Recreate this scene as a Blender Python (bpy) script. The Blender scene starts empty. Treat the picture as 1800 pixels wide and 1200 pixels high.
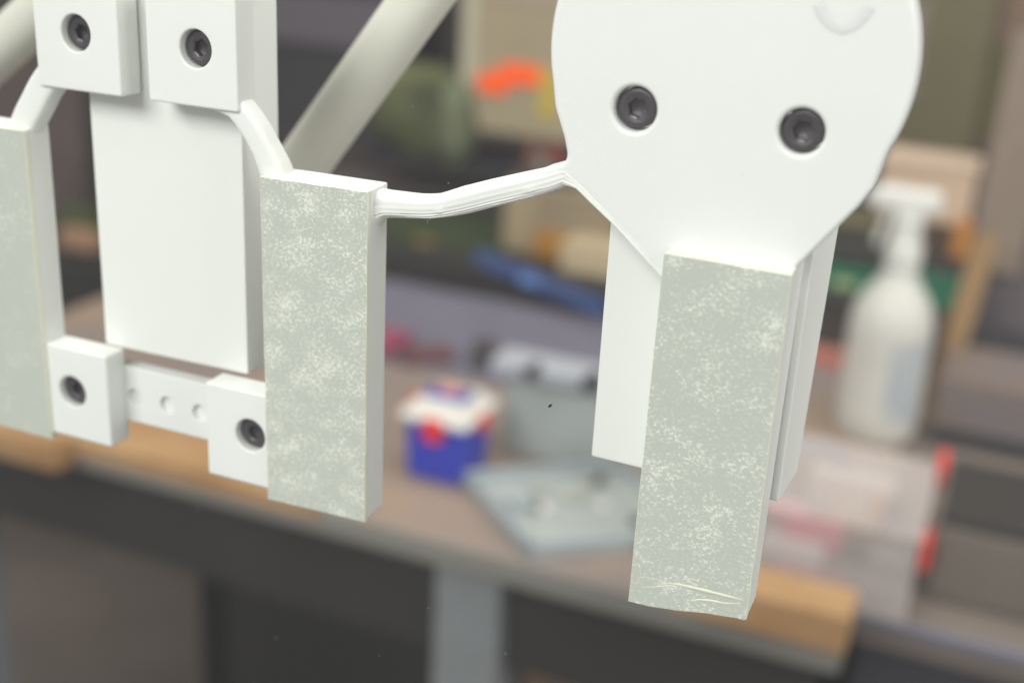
import bpy, bmesh, math, random
from mathutils import Vector, Matrix, noise
random.seed(7)
S = bpy.context.scene
COL = S.collection
MM = 0.001
D = 206.72                      # mm from the lens to the inner face of the glass
EYE = Vector((0, -D * MM, 1.17))
# ------------------------------------------------------------------ camera
cd = bpy.data.cameras.new('camera'); cam = bpy.data.objects.new('camera', cd); COL.objects.link(cam); S.camera = cam
cd.sensor_width = 36; cd.lens = 2150.38 / 1800 * 36
cd.clip_start = 0.01; cd.clip_end = 50
RX = Vector((0.9184976, 0.3919729, 0.05214794))
UPV = Vector((-0.18227533, 0.30266051, 0.93550645))
BK = Vector((0.35091005, -0.86876571, 0.34943994))
m = Matrix((RX, UPV, BK)).transposed().to_4x4(); m.translation = EYE
cam.matrix_world = m
cd.dof.use_dof = True; cd.dof.focus_distance = 0.238; cd.dof.aperture_fstop = 7.5; cd.dof.aperture_blades = 0
# ------------------------------------------------------------------ light
w = bpy.data.worlds.new('World'); S.world = w; w.use_nodes = True
w.node_tree.nodes['Background'].inputs[0].default_value = (1.0, 1.0, 0.985, 1)
w.node_tree.nodes['Background'].inputs[1].default_value = 0.33
def lamp(name, loc, target, size, power, color=(1, 1, 1)):
    l = bpy.data.lights.new(name, 'AREA'); l.shape = 'RECTANGLE'; l.size, l.size_y = size; l.energy = power; l.color = color
    o = bpy.data.objects.new(name, l); COL.objects.link(o); o.location = loc
    o.rotation_euler = (Vector(target) - Vector(loc)).to_track_quat('-Z', 'Y').to_euler()
    return o
lamp('shop_front_light', (-0.75, -1.9, 2.5), (-0.1, 0, 1.1), (1.8, 1.0), 57, (1.0, 1.0, 0.985))
lamp('side_fill_light', (1.9, -0.25, 2.0), (-0.1, 0.1, 1.1), (1.2, 1.2), 38, (1.0, 0.995, 0.97))  # added fill lamp that lifts the right-facing sides
lamp('ceiling_light', (-0.3, 0.7, 2.75), (-0.3, 0.7, 0), (1.6, 0.7), 28, (1.0, 0.97, 0.92))
S.view_settings.view_transform = 'Standard'; S.view_settings.look = 'None'; S.view_settings.exposure = 0.2; S.view_settings.gamma = 1

# ------------------------------------------------------------------ helpers
def W(X, d, Z):                 # mm: X along the glass, d behind the glass, Z up from the lens
    return Vector((X * MM, d * MM, EYE.z + Z * MM))
def ray(px, py):
    a, b = (px - 900) / 2150.38, (py - 600) / 2150.38
    return RX * a - UPV * b - BK
def at(px, py, Y):              # mm (X, d, Z) where a line of sight meets the upright plane Y mm beyond the lens
    r = ray(px, py); t = Y / r.y
    return (r.x * t, Y - D, r.z * t)
def onz(px, py, z):             # same, on the level plane z mm
    r = ray(px, py); t = z / r.z
    return (r.x * t, r.y * t - D, z)
def lin(c):
    return tuple(((v / 255) / 12.92 if v / 255 <= .04045 else ((v / 255 + .055) / 1.055) ** 2.4) for v in c) + (1,)
def mat(name, c, rough=0.6, var=0.0, scale=60, spec=0.4, bump=0.0, bscale=400, c2=None, coat=0, sss=0):
    M = bpy.data.materials.new(name); M.use_nodes = True; nt = M.node_tree; b = nt.nodes['Principled BSDF']
    b.inputs['Roughness'].default_value = rough; b.inputs['Specular IOR Level'].default_value = spec
    b.inputs['Coat Weight'].default_value = coat
    c = lin(c) if max(c) > 1 else c
    b.inputs['Base Color'].default_value = c
    tc = nt.nodes.new('ShaderNodeTexCoord')
    if sss:
        b.inputs['Subsurface Weight'].default_value = sss; b.inputs['Subsurface Radius'].default_value = (1, .95, .85); b.inputs['Subsurface Scale'].default_value = 0.0012
    if var or c2:
        n = nt.nodes.new('ShaderNodeTexNoise'); n.inputs['Scale'].default_value = scale; n.inputs['Detail'].default_value = 5
        r = nt.nodes.new('ShaderNodeValToRGB'); r.color_ramp.elements[0].position = .35; r.color_ramp.elements[1].position = .68
        r.color_ramp.elements[0].color = tuple(x * (1 - var) for x in c[:3]) + (1,)
        r.color_ramp.elements[1].color = lin(c2) if c2 else tuple(min(1, x * (1 + var)) for x in c[:3]) + (1,)
        nt.links.new(tc.outputs['Object'], n.inputs['Vector']); nt.links.new(n.outputs['Fac'], r.inputs[0]); nt.links.new(r.outputs[0], b.inputs['Base Color'])
    if bump:
        n2 = nt.nodes.new('ShaderNodeTexNoise'); n2.inputs['Scale'].default_value = bscale; n2.inputs['Detail'].default_value = 6
        bp = nt.nodes.new('ShaderNodeBump'); bp.inputs['Strength'].default_value = bump; bp.inputs['Distance'].default_value = 0.0004
        nt.links.new(tc.outputs['Object'], n2.inputs['Vector']); nt.links.new(n2.outputs['Fac'], bp.inputs['Height']); nt.links.new(bp.outputs[0], b.inputs['Normal'])
    return M
def tag(o, label=None, cat=None, group=None, kind=None):
    if label: o['label'] = label
    if cat: o['category'] = cat
    if group: o['group'] = group
    if kind: o['kind'] = kind
    return o
def thing(name, loc, label, cat, group=None):
    o = bpy.data.objects.new(name, None); o.empty_display_size = .02; COL.objects.link(o); o.location = loc
    return tag(o, label, cat, group)
def link(name, bm, mats, parent=None, smooth=None, base=None):
    """bm holds world coordinates (m); the object's origin goes to its parent's base or the given one"""
    me = bpy.data.meshes.new(name)
    root = parent; loc = Vector((0, 0, 0))
    while root is not None: loc = loc + root.location; root = root.parent
    if base is None:
        base = loc if parent is not None else Vector((0, 0, 0))
    bmesh.ops.translate(bm, verts=bm.verts, vec=-Vector(base))
    bmesh.ops.recalc_face_normals(bm, faces=bm.faces)
    bm.to_mesh(me); bm.free()
    for mm_ in (mats if isinstance(mats, (list, tuple)) else [mats]): me.materials.append(mm_)
    if smooth:
        for p in me.polygons: p.use_smooth = True
        me.set_sharp_from_angle(angle=math.radians(smooth))
    o = bpy.data.objects.new(name, me); COL.objects.link(o)
    if smooth and smooth < 50:
        wn = o.modifiers.new('weighted', 'WEIGHTED_NORMAL'); wn.keep_sharp = True; wn.weight = 90
    o.parent = parent; o.location = Vector(base) - loc
    return o
def hexa(bm, P, bev=0.0, seg=2, mi=0):
    """8 corners: front BL BR TR TL, back BL BR TR TL"""
    v = [bm.verts.new(p) for p in P]
    F = [(0, 1, 2, 3), (5, 4, 7, 6), (0, 4, 5, 1), (1, 5, 6, 2), (2, 6, 7, 3), (3, 7, 4, 0)]
    fs = [bm.faces.new([v[i] for i in f]) for f in F]
    for f in fs: f.material_index = mi
    if bev:
        es = list({e for f in fs for e in f.edges})
        bmesh.ops.bevel(bm, geom=es, offset=bev, segments=seg, affect='EDGES', profile=.5, clamp_overlap=True)
def boxmm(bm, x0, x1, d0, d1, z0, z1, bev=0.0, seg=2, rot=0, pivot=None, tilt=None, mi=0):
    P = [(x0, d0, z0), (x1, d0, z0), (x1, d0, z1), (x0, d0, z1), (x0, d1, z0), (x1, d1, z0), (x1, d1, z1), (x0, d1, z1)]
    P = [W(*p) for p in P]
    if rot or tilt:
        pv = W(*(pivot or ((x0 + x1) / 2, (d0 + d1) / 2, z0)))
        Rm = Matrix.Rotation(rot, 3, 'Z')
        if tilt: Rm = Matrix.Rotation(tilt[1], 3, tilt[0]) @ Rm
        P = [pv + Rm @ (p - pv) for p in P]
    hexa(bm, P, bev * MM, seg, mi)
def lathe(bm, cx, cd_, prof, n=32, cap=True, mi=0, sx=1, sy=1):
    """prof: (radius, z) mm about a vertical axis"""
    rings = []
    for r, z in prof:
        rings.append([bm.verts.new(W(cx + r * sx * math.cos(2 * math.pi * k / n), cd_ + r * sy * math.sin(2 * math.pi * k / n), z)) for k in range(n)])
    for a, b in zip(rings, rings[1:]):
        for k in range(n): bm.faces.new((a[k], a[(k + 1) % n], b[(k + 1) % n], b[k])).material_index = mi
    if cap:
        bm.faces.new(rings[0]).material_index = mi; bm.faces.new(rings[-1]).material_index = mi
def tube(bm, pts, rad, n=16, mi=0, squash=1.0):
    """pts mm (X,d,Z); rad per point"""
    P = [W(*p) for p in pts]; rings = []
    for i, p in enumerate(P):
        t = (P[min(i + 1, len(P) - 1)] - P[max(i - 1, 0)]).normalized()
        a = Vector((0, 1, 0)); a = (a - t * a.dot(t)).normalized() if abs(t.y) < .95 else Vector((1, 0, 0)); b = t.cross(a)
        r = (rad[i] if isinstance(rad, (list, tuple)) else rad) * MM
        rings.append([bm.verts.new(p + a * r * squash * math.cos(2 * math.pi * k / n) + b * r * math.sin(2 * math.pi * k / n)) for k in range(n)])
    for a, b in zip(rings, rings[1:]):
        for k in range(n): bm.faces.new((a[k], a[(k + 1) % n], b[(k + 1) % n], b[k])).material_index = mi
    bm.faces.new(rings[0]).material_index = mi; bm.faces.new(rings[-1]).material_index = mi
def fillet(pts):
    """pts (x, z, r) -> rounded closed outline"""
    out = []; n = len(pts)
    for i, (x, z, r) in enumerate(pts):
        p = Vector((x, z))
        if r <= 0: out.append(p); continue
        a = Vector(pts[i - 1][:2]) - p; b = Vector(pts[(i + 1) % n][:2]) - p
        la, lb = a.length, b.length; a.normalize(); b.normalize()
        ang = math.acos(max(-1, min(1, a.dot(b)))); t = min(r / math.tan(ang / 2), la * .49, lb * .49)
        p0, p2 = p + a * t, p + b * t
        for k in range(7):
            s = k / 6; out.append(p0 * (1 - s) ** 2 + p * 2 * s * (1 - s) + p2 * s * s)
    return out
def circ(cx, cz, r, n=40, a0=0, a1=2 * math.pi):
    return [Vector((cx + r * math.cos(a0 + (a1 - a0) * k / n), cz + r * math.sin(a0 + (a1 - a0) * k / n))) for k in range(n + (0 if abs(a1 - a0 - 2 * math.pi) < 1e-6 else 1))]
def prism(bm, outline, d0, d1, holes=(), bev=0.4, mi=0):
    """plate parallel to the glass, outline (X, Z) mm, from depth d0 to d1, rounded edges"""
    cu = bpy.data.curves.new('tmp', 'CURVE'); cu.dimensions = '2D'; cu.fill_mode = 'BOTH'
    for pl in [outline] + list(holes):
        sp = cu.splines.new('POLY'); sp.points.add(len(pl) - 1); sp.use_cyclic_u = True
        for q, p in zip(sp.points, pl): q.co = (p[0], p[1], 0, 1)
    cu.extrude = (d1 - d0) / 2 - bev; cu.bevel_depth = bev; cu.bevel_resolution = 3; cu.offset = -bev
    o = bpy.data.objects.new('tmp', cu); COL.objects.link(o)
    dg = bpy.context.evaluated_depsgraph_get(); me = bpy.data.meshes.new_from_object(o.evaluated_get(dg))
    bpy.data.objects.remove(o); bpy.data.curves.remove(cu)
    b2 = bmesh.new(); b2.from_mesh(me); bpy.data.meshes.remove(me)
    bmesh.ops.remove_doubles(b2, verts=b2.verts, dist=1e-4)
    mp = [bm.verts.new(W(v.co.x, (d0 + d1) / 2 + v.co.z, v.co.y)) for v in b2.verts]
    for f in b2.faces:
        try: bm.faces.new([mp[v.index] for v in reversed(f.verts)]).material_index = mi
        except ValueError: pass
    b2.free()
def rect(x0, x1, z0, z1, r=0.8):
    return fillet([(x0, z0, r), (x1, z0, r), (x1, z1, r), (x0, z1, r)])

# ------------------------------------------------------------------ materials
def pla_mat(name, c, wave=0.1, ax='DIAG'):
    M = mat(name, c, rough=.42, spec=.35, sss=.25)
    nt = M.node_tree; b = nt.nodes['Principled BSDF']; tc = nt.nodes.new('ShaderNodeTexCoord')
    mp = nt.nodes.new('ShaderNodeMapping'); nt.links.new(tc.outputs['Object'], mp.inputs[0])
    mp.inputs['Rotation'].default_value = (0, math.radians(38), 0) if ax == 'DIAG' else (0, 0, 0)
    wv = nt.nodes.new('ShaderNodeTexWave'); wv.bands_direction = 'Z' if ax == 'DIAG' else 'Y'; wv.inputs['Scale'].default_value = 571; wv.inputs['Distortion'].default_value = .6; wv.inputs['Detail'].default_value = 2
    nt.links.new(mp.outputs[0], wv.inputs['Vector'])
    ns = nt.nodes.new('ShaderNodeTexNoise'); ns.inputs['Scale'].default_value = 160; ns.inputs['Detail'].default_value = 8; ns.inputs['Roughness'].default_value = .65
    nt.links.new(tc.outputs['Object'], ns.inputs['Vector'])
    b1 = nt.nodes.new('ShaderNodeBump'); b1.inputs['Strength'].default_value = wave; b1.inputs['Distance'].default_value = .0003
    b2 = nt.nodes.new('ShaderNodeBump'); b2.inputs['Strength'].default_value = .05; b2.inputs['Distance'].default_value = .0008
    nt.links.new(wv.outputs['Fac'], b1.inputs['Height']); nt.links.new(ns.outputs['Fac'], b2.inputs['Height'])
    nt.links.new(b1.outputs[0], b2.inputs['Normal']); nt.links.new(b2.outputs[0], b.inputs['Normal'])
    # faint tonal mottling of the filament
    n3 = nt.nodes.new('ShaderNodeTexNoise'); n3.inputs['Scale'].default_value = 28; n3.inputs['Detail'].default_value = 3
    r = nt.nodes.new('ShaderNodeValToRGB'); r.color_ramp.elements[0].color = tuple(x * .93 for x in lin(c)[:3]) + (1,); r.color_ramp.elements[1].color = lin(c)
    nt.links.new(tc.outputs['Object'], n3.inputs['Vector']); nt.links.new(n3.outputs['Fac'], r.inputs[0]); nt.links.new(r.outputs[0], b.inputs['Base Color'])
    return M
PLA = pla_mat('white_printed_plastic', (236, 238, 235), .13)
PLA2 = pla_mat('white_printed_block', (235, 237, 233), .06, 'LAYER')
PLAIN = mat('smooth_white_plastic', (233, 235, 230), rough=.4, spec=.35, bump=.1, bscale=90)
def tape_mat(name, density, seed, fs=800, patch=.5):
    M = bpy.data.materials.new(name); M.use_nodes = True; nt = M.node_tree; b = nt.nodes['Principled BSDF']
    b.inputs['Roughness'].default_value = .32; b.inputs['Specular IOR Level'].default_value = .3
    tc = nt.nodes.new('ShaderNodeTexCoord')
    mp = nt.nodes.new('ShaderNodeMapping'); mp.inputs['Location'].default_value = (seed, seed * .7, seed * .3); mp.inputs['Rotation'].default_value = (0, math.radians(-32), 0); mp.inputs['Scale'].default_value = (1.0, .6, 1.45)
    nt.links.new(tc.outputs['Object'], mp.inputs[0])
    f = nt.nodes.new('ShaderNodeTexNoise'); f.inputs['Scale'].default_value = fs; f.inputs['Detail'].default_value = 7; f.inputs['Roughness'].default_value = .68; f.inputs['Distortion'].default_value = .5
    nt.links.new(mp.outputs[0], f.inputs['Vector'])
    g = nt.nodes.new('ShaderNodeTexNoise'); g.inputs['Scale'].default_value = 130; g.inputs['Detail'].default_value = 4
    nt.links.new(mp.outputs[0], g.inputs['Vector'])
    a = nt.nodes.new('ShaderNodeMath'); a.operation = 'MULTIPLY_ADD'; a.inputs[1].default_value = patch
    nt.links.new(g.outputs['Fac'], a.inputs[0]); nt.links.new(f.outputs['Fac'], a.inputs[2])
    r = nt.nodes.new('ShaderNodeValToRGB'); e = r.color_ramp.elements
    e[0].position = density - .05; e[1].position = density + .07; md = r.color_ramp.elements.new(density + .025)
    e[0].color = lin((189, 194, 184)); md.color = lin((201, 205, 195)); r.color_ramp.elements[2].color = lin((225, 228, 218))
    nt.links.new(a.outputs[0], r.inputs[0]); nt.links.new(r.outputs[0], b.inputs['Base Color'])
    # very large soft tone drift of the glue film
    bp = nt.nodes.new('ShaderNodeBump'); bp.inputs['Strength'].default_value = .25; bp.inputs['Distance'].default_value = .0002
    nt.links.new(a.outputs[0], bp.inputs['Height']); nt.links.new(bp.outputs[0], b.inputs['Normal'])
    return M
TAPE_A = tape_mat('tape_face_mottled', .735, 0.0, 1350, .42)
TAPE_B = tape_mat('tape_face_speckled', .74, 4.3, 1450, .38)
TAPE_C = tape_mat('tape_face_plain', .80, 7.7, 1200, .4)
TAPE_E = mat('tape_foam_edge', (236, 236, 214), rough=.55, bump=.2, bscale=900)
SCREW = mat('black_oxide_steel', (84, 80, 84), rough=.36, spec=.5, bump=.15, bscale=1500)
SCREW.node_tree.nodes['Principled BSDF'].inputs['Metallic'].default_value = .55

# ------------------------------------------------------------------ the setting
bm = bmesh.new(); boxmm(bm, -3500, 2500, -700, 4200, -1200, -1170)
tag(link('floor', bm, mat('floor_vinyl', (90, 81, 74), rough=.5, var=.25, scale=3, spec=.3)), kind='structure')
bm = bmesh.new(); boxmm(bm, -3500, 2500, 1900, 1960, -1170, 1400)
tag(link('back_wall', bm, mat('back_wall_paint', (86, 76, 70), rough=.8, c2=(62, 58, 56), scale=2.2)), kind='structure')

# ------------------------------------------------------------------ the bracket
root = thing('mounting_bracket', W(-120, 0, -95), 'white 3D-printed bracket with black screws stuck to the glass by grey tape strips', 'bracket')
def part(name, bm, mats, parent=root, smooth=35): return link(name, bm, mats, parent, smooth)
k4 = (D + 4) / (D + 2)
def K(x, z, r=0): return (x * k4, z * k4, r)
cx, cz, cr = -48.6 * k4, -25.6 * k4, 31.6 * k4
arc = circ(cx, cz, cr, 90, math.radians(-24), math.radians(193))
low = fillet([(arc[-1].x, arc[-1].y, 0), K(-78.6, -37.5, 9), K(-76.5, -42.6, 0), K(-75.2, -47.2, 2.5), K(-80.2, -49.15, 0), K(-84.3, -51.3, .2), K(-82.0, -53.3, .2), K(-78.3, -52.55, 0), K(-73.6, -50.6, 4), K(-66.5, -56.5, 4), K(-60.4, -61.4, 3), K(-56.2, -65.2, .8),
              K(-55.0, -68, .6), K(-32.6, -68, .6), K(-32.2, -60.8, 1.5), K(-22.9, -47.9, 1.2), K(-21.0, -44.6, 4), (arc[0].x, arc[0].y, 0)])
holes = [(-63.5 * k4, -36.1 * k4, 4.05), (-34.0 * k4, -36.5 * k4, 3.95)]
bm = bmesh.new(); prism(bm, arc[:-1] + low[:-1], 4.0, 11.2, [circ(x, z, r) for x, z, r in holes], bev=.9)
fp = part('face_plate', bm, PLA); fp['label'] = 'round face plate narrowing to the right-hand tape strip'
# a shallow bead left by the printer near the top of the plate
bm = bmesh.new(); q = [at(*p, D + 3.95) for p in [(1438, 6), (1447, 28), (1462, 45), (1480, 52), (1500, 46), (1518, 28), (1530, 10)]]
tube(bm, q, .9, 12, squash=.09); part('print_bead', bm, PLA, fp)
# upright rectangular tubes/backs behind the plates
bm = bmesh.new()
hexa(bm, [W(-69.4, 12, -109.6), W(-30.4, 12, -110.3), W(-30.4, 12, -40), W(-69.4, 12, -40), W(-69.4, 34, -112.6), W(-30.4, 33.4, -113.3), W(-30.2, 43.5, -40), W(-69.4, 43, -40)], .5 * MM, 2)
part('back_plate', bm, PLAIN)
bm = bmesh.new()
hexa(bm, [W(-190.8, 8, -107.4), W(-150.6, 8, -106.9), W(-150.6, 8, -14), W(-190.8, 8, -14), W(-190.8, 22, -107.4), W(-150.6, 22, -106.9), W(-150.6, 22, -14), W(-190.8, 22, -14)], .5 * MM, 2)
part('back_plate', bm, PLAIN)
# screws
def screw_mesh(r):
    bm = bmesh.new(); n = 36; R = []
    def ring(rad, y, hexed=False):
        o = []
        for k in range(n):
            a = 2 * math.pi * k / n; rr = rad
            if hexed: rr = rad * math.cos(math.pi / 6) / math.cos((a % (math.pi / 3)) - math.pi / 6)
            o.append(bm.verts.new((rr * MM * math.cos(a), y * MM, rr * MM * math.sin(a))))
        R.append(o)
    ring(r, 4); ring(r, .5); ring(r - .12, .2); ring(r - .45, 0); ring(r * .66, 0); ring(r * .6, .12); ring(r * .56, .1); ring(r * .50, .35, True); ring(r * .48, 1.7, True); ring(r * .15, 2.0)
    for a, b in zip(R, R[1:]):
        for k in range(n): bm.faces.new((a[k], a[(k + 1) % n], b[(k + 1) % n], b[k]))
    bm.faces.new(R[-1])
    bmesh.ops.recalc_face_normals(bm, faces=bm.faces)
    me = bpy.data.meshes.new('screw'); bm.to_mesh(me); bm.free(); me.materials.append(SCREW)
    for p in me.polygons: p.use_smooth = True
    me.set_sharp_from_angle(angle=math.radians(38)); return me
smesh = screw_mesh(3.7)
def screw(X, d, Z, rot=0, s=1.0, label=None):
    o = bpy.data.objects.new('socket_screw', smesh); COL.objects.link(o); o.parent = root
    o.location = W(X, d, Z) - root.location; o.rotation_euler = (0, rot, 0); o.scale = (s, 1, s)
    if label: o['label'] = label
    return o
screw(holes[0][0], 5.6, holes[0][1], .3, 1.0); screw(holes[1][0], 5.6, holes[1][1], .1, 1.0)
def backdisc(bm, x, z, d0=6, d1=6.8, r=4.4):
    pl = circ(x, z, r, 24); prism(bm, pl, d0, d1, bev=.1)
# corner blocks
def block(x0, x1, z0, z1, hx, hz, hr=3.85, d0=1, d1=7.6, drop=1.7, rot=0, label=None):
    bm = bmesh.new(); prism(bm, rect(x0, x1, z0, z1, .7), d0, d1, [circ(hx, hz, hr)], bev=.45); backdisc(bm, hx, hz, d1 - 1.2, d1 - .4)
    o = part('clamp_block', bm, PLA2)
    if label: o['label'] = label
    screw(hx, d0 + drop, hz, rot, .97)
block(-203.4, -184.9, -130.2, -107.0, -195.6, -118.1, rot=.5, label='lower clamp block beside the leftmost tape strip')
block(-157.2, -139.5, -130.2, -107.4, -145.6, -118.0, rot=.9, label='lower clamp block partly behind the middle tape strip')
block(-198.1, -175.8, -46.4, -23.6, -187.0, -34.2, rot=.2, label='upper left clamp block')
block(-168.6, -146.6, -46.3, -23.6, -156.5, -34.5, rot=.7, label='upper clamp block at the right corner')
# drilled cross bar
bm = bmesh.new(); hz = -118.8
prism(bm, rect(-188, -155, -125.2, -111.2, .4), 7.0, 8.0, [circ(x, hz, 2.05, 24) for x in (-182.3, -172.8, -163.6)], bev=.15)
boxmm(bm, -188, -155, 8.02, 11, -125.0, -111.4)
part('drilled_crossbar', bm, PLA2)
# pads with tape on the glass side
def pad(P, tape_outline, tmat, th=1.2, label=None):
    bm = bmesh.new(); hexa(bm, [W(*p) for p in P], .35 * MM, 2)
    o = part('mounting_pad', bm, PLA2)
    if label: o['label'] = label
    bm = bmesh.new(); prism(bm, tape_outline, .05, th, bev=.12)
    for f in bm.faces:
        c = f.calc_center_median(); f.normal_update()
        f.material_index = 0 if (c.y < .06 * MM + 1e-5 and abs(f.normal.y) > .9) else 1
    t = part('adhesive_strip', bm, [tmat, TAPE_E], o)
    return o, t
def wob(p0, p1, n, amp, seed):
    out = []
    for k in range(n):
        s = k / n; p = Vector(p0).lerp(Vector(p1), s); t = (Vector(p1) - Vector(p0)).normalized()
        a = amp * noise.noise(Vector((s * 9 + seed, seed, 0))) * (1 if k else 0)
        out.append(p + Vector((-t.y, t.x)) * a)
    return out
def loop4(c, amp, seed):
    o = []
    for i in range(len(c)): 
        L = (Vector(c[i]) - Vector(c[(i + 1) % len(c)])).length
        o += wob(c[i], c[(i + 1) % len(c)], max(3, int(L / 2)), amp, seed + i * 3.3)
    return o
t1 = 1.2
pad([(-140.9, t1, -131.9), (-115.8, t1, -131.2), (-115.8, t1, -58.0), (-140.9, t1, -58.2), (-140.9, 8.3, -131.6), (-115.8, 8.3, -131), (-115.8, 8.3, -57.7), (-140.9, 8.3, -57.9)],
    loop4([(-140.5, -132.1), (-115.7, -131.5), (-115.9, -58.1), (-141.0, -58.4)], .14, 1.0), TAPE_A, t1, 'middle mounting pad')
pad([(-55.0, t1, -131.3), (-31.9, t1, -131.6), (-31.9, t1, -60.6), (-55.0, t1, -60.6), (-55.0, 10.6, -131), (-31.9, 10.2, -131.2), (-31.9, 12.2, -60.4), (-55.0, 12.2, -60.4)],
    loop4([(-55.3, -133.4), (-50.9, -133.3), (-45.5, -132.6), (-39.5, -131.4), (-31.6, -130.5), (-31.9, -60.9), (-55.05, -60.6)], .13, 5.0), TAPE_B, t1, 'right-hand mounting pad')
po, right_tape = bpy.data.objects['mounting_pad.001'], bpy.data.objects['adhesive_strip.001']
pad([(-227.5, t1, -131.2), (-202.4, t1, -131.5), (-202.4, t1, -56.4), (-227.5, t1, -56.4), (-227.5, 7.6, -131), (-202.4, 7.6, -131.2), (-202.4, 7.6, -56.2), (-227.5, 7.6, -56.2)],
    loop4([(-227.5, -131.4), (-202.4, -131.7), (-202.5, -56.7), (-227.5, -56.7)], .12, 9.0), TAPE_C, t1, 'leftmost mounting pad')
# creases in the film near the foot of the right strip
CR = mat('tape_crease', (216, 217, 198), rough=.45)
for L, r in (([(1108, 1012), (1140, 1015), (1168, 1020)], .10), ([(1122, 1031), (1150, 1031), (1176, 1029), (1200, 1031)], .16), ([(1168, 1024), (1195, 1027), (1225, 1034), (1262, 1043), (1290, 1050), (1312, 1055)], .27), ([(1212, 1057), (1228, 1053), (1250, 1055), (1275, 1060), (1308, 1060)], .22)):
    pts = [at(a, b, D + .1) for a, b in L]
    P = []
    for i in range(len(pts) - 1):
        for s in range(4): P.append(tuple(Vector(pts[i]).lerp(Vector(pts[i + 1]), s / 4)))
    P.append(pts[-1]); n = len(P)
    bm = bmesh.new(); tube(bm, P, [1.5 * r * (0.15 + math.sin(math.pi * i / (n - 1)) ** .7 * .8) * (1 + .35 * noise.noise(Vector((i * .5, r * 9, 0)))) for i in range(n)], 10, squash=.5)
    c = part('tape_crease', bm, CR, po, 60)
# arms: extruded-filament ridges run along them
def arm(path, halfs, dc=5.0, dc2=None, hd=2.6, ex=.72, ridges=True, seed=0.0, name='linking_arm', label=None):
    """path (X,Z) mm, halfs: half height; swept rounded section with small lengthwise ridges"""
    pts = []; hs = []; dc2 = dc if dc2 is None else dc2
    n = len(path)
    P = [Vector(p) for p in path]
    for i in range(n - 1):
        p0, p1, p2, p3 = P[max(i - 1, 0)], P[i], P[i + 1], P[min(i + 2, n - 1)]
        for s in range(8):
            t = s / 8
            pts.append(.5 * ((2 * p1) + (p2 - p0) * t + (2 * p0 - 5 * p1 + 4 * p2 - p3) * t * t + (3 * p1 - p0 - 3 * p2 + p3) * t ** 3))
            hs.append(halfs[i] * (1 - t) + halfs[i + 1] * t)
    pts.append(P[-1]); hs.append(halfs[-1])
    bm = bmesh.new(); rings = []; N = 72
    for i, (p, h) in enumerate(zip(pts, hs)):
        t = (pts[min(i + 1, len(pts) - 1)] - pts[max(i - 1, 0)]).normalized(); nn = Vector((-t.y, t.x)); ring = []
        for k in range(N):
            a = 2 * math.pi * k / N; ca, sa = math.cos(a), math.sin(a)
            e = ex
            u = math.copysign(abs(ca) ** e, ca); v = math.copysign(abs(sa) ** e, sa)
            g = 0
            if ridges:
                g = .13 * noise.noise(Vector((i * .03 + seed, k * .55, seed))) + (.085 if sa < .3 else .04) * math.sin(k * 2.1 + 2.2 * noise.noise(Vector((i * .04, seed, 3))))
            if seed == 1.0: g += .34 * math.exp(-((a - 3.35) / .16) ** 2) * (math.exp(-((i - 41) / 1.1) ** 2) + .8 * math.exp(-((i - 66) / 1.3) ** 2)) + .08 * math.exp(-((a - 3.9) / .5) ** 2) * math.sin(i * .21)
            q = p + nn * (v * (h + g)); dd = dc + (dc2 - dc) * i / (len(pts) - 1); ring.append(bm.verts.new(W(q.x, dd + u * (hd + g), q.y)))
        rings.append(ring)
    for a, b in zip(rings, rings[1:]):
        for k in range(N): bm.faces.new((a[k], a[(k + 1) % N], b[(k + 1) % N], b[k]))
    bm.faces.new(rings[0]); bm.faces.new(rings[-1])
    o = part(name, bm, PLAIN, root, 60)
    if label: o['label'] = label
    return o
def mid(a, b, d): A = at(*a, D + d); B = at(*b, D + d); return ((A[0] + B[0]) / 2, (A[2] + B[2]) / 2), math.hypot(A[0] - B[0], A[2] - B[2]) / 2
def arm_px(pairs, **kw):
    r = [mid(a, b, kw.get('dc', 5)) for a, b in pairs]
    return arm([x[0] for x in r], [x[1] for x in r], **kw)
arm_px([((640, 322), (640, 412)), ((652, 325), (652, 400)), ((668, 331), (667, 388)), ((684, 336), (684, 382)), ((738, 343), (738, 383)), ((772, 342), (774, 382)), ((812, 329), (822, 376)), ((860, 317), (872, 364)), ((915, 305), (928, 350)), ((960, 296), (975, 336)), ((990, 288), (1004, 326)), ((1015, 288), (1030, 330))],
       dc=5.0, dc2=6.9, hd=2.8, seed=1.0, label='long wavy arm between the middle pad and the round face plate')
# filament rim along the lower left of the face plate
arm_px([((985, 292), (1006, 324)), ((1018, 316), (1022, 332)), ((1050, 345), (1042, 355)), ((1087, 381), (1079, 391)), ((1122, 418), (1113, 428)), ((1150, 447), (1140, 457)), ((1168, 466), (1158, 476)), ((1182, 482), (1172, 490))],
       dc=5.4, hd=1.5, seed=4.0, name='plate_rim')
arm_px([((358, 178), (396, 132)), ((407, 198), (436, 179)), ((434, 233), (465, 218)), ((453, 268), (485, 254)), ((464, 300), (504, 290)), ((470, 322), (512, 314)), ((476, 344), (516, 338))],
       dc=4.4, hd=2.6, ex=.42, seed=7.0, ridges=False, label='short arm from the upper right clamp block to the middle pad')
arm_px([((86, 108), (128, 128)), ((62, 146), (104, 156)), ((46, 178), (88, 186)), ((33, 206), (74, 211)), ((24, 234), (64, 238)), ((22, 258), (60, 262))],
       dc=4.4, hd=2.6, ex=.42, seed=9.0, ridges=False, label='short arm from the upper left clamp block to the leftmost pad')

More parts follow.
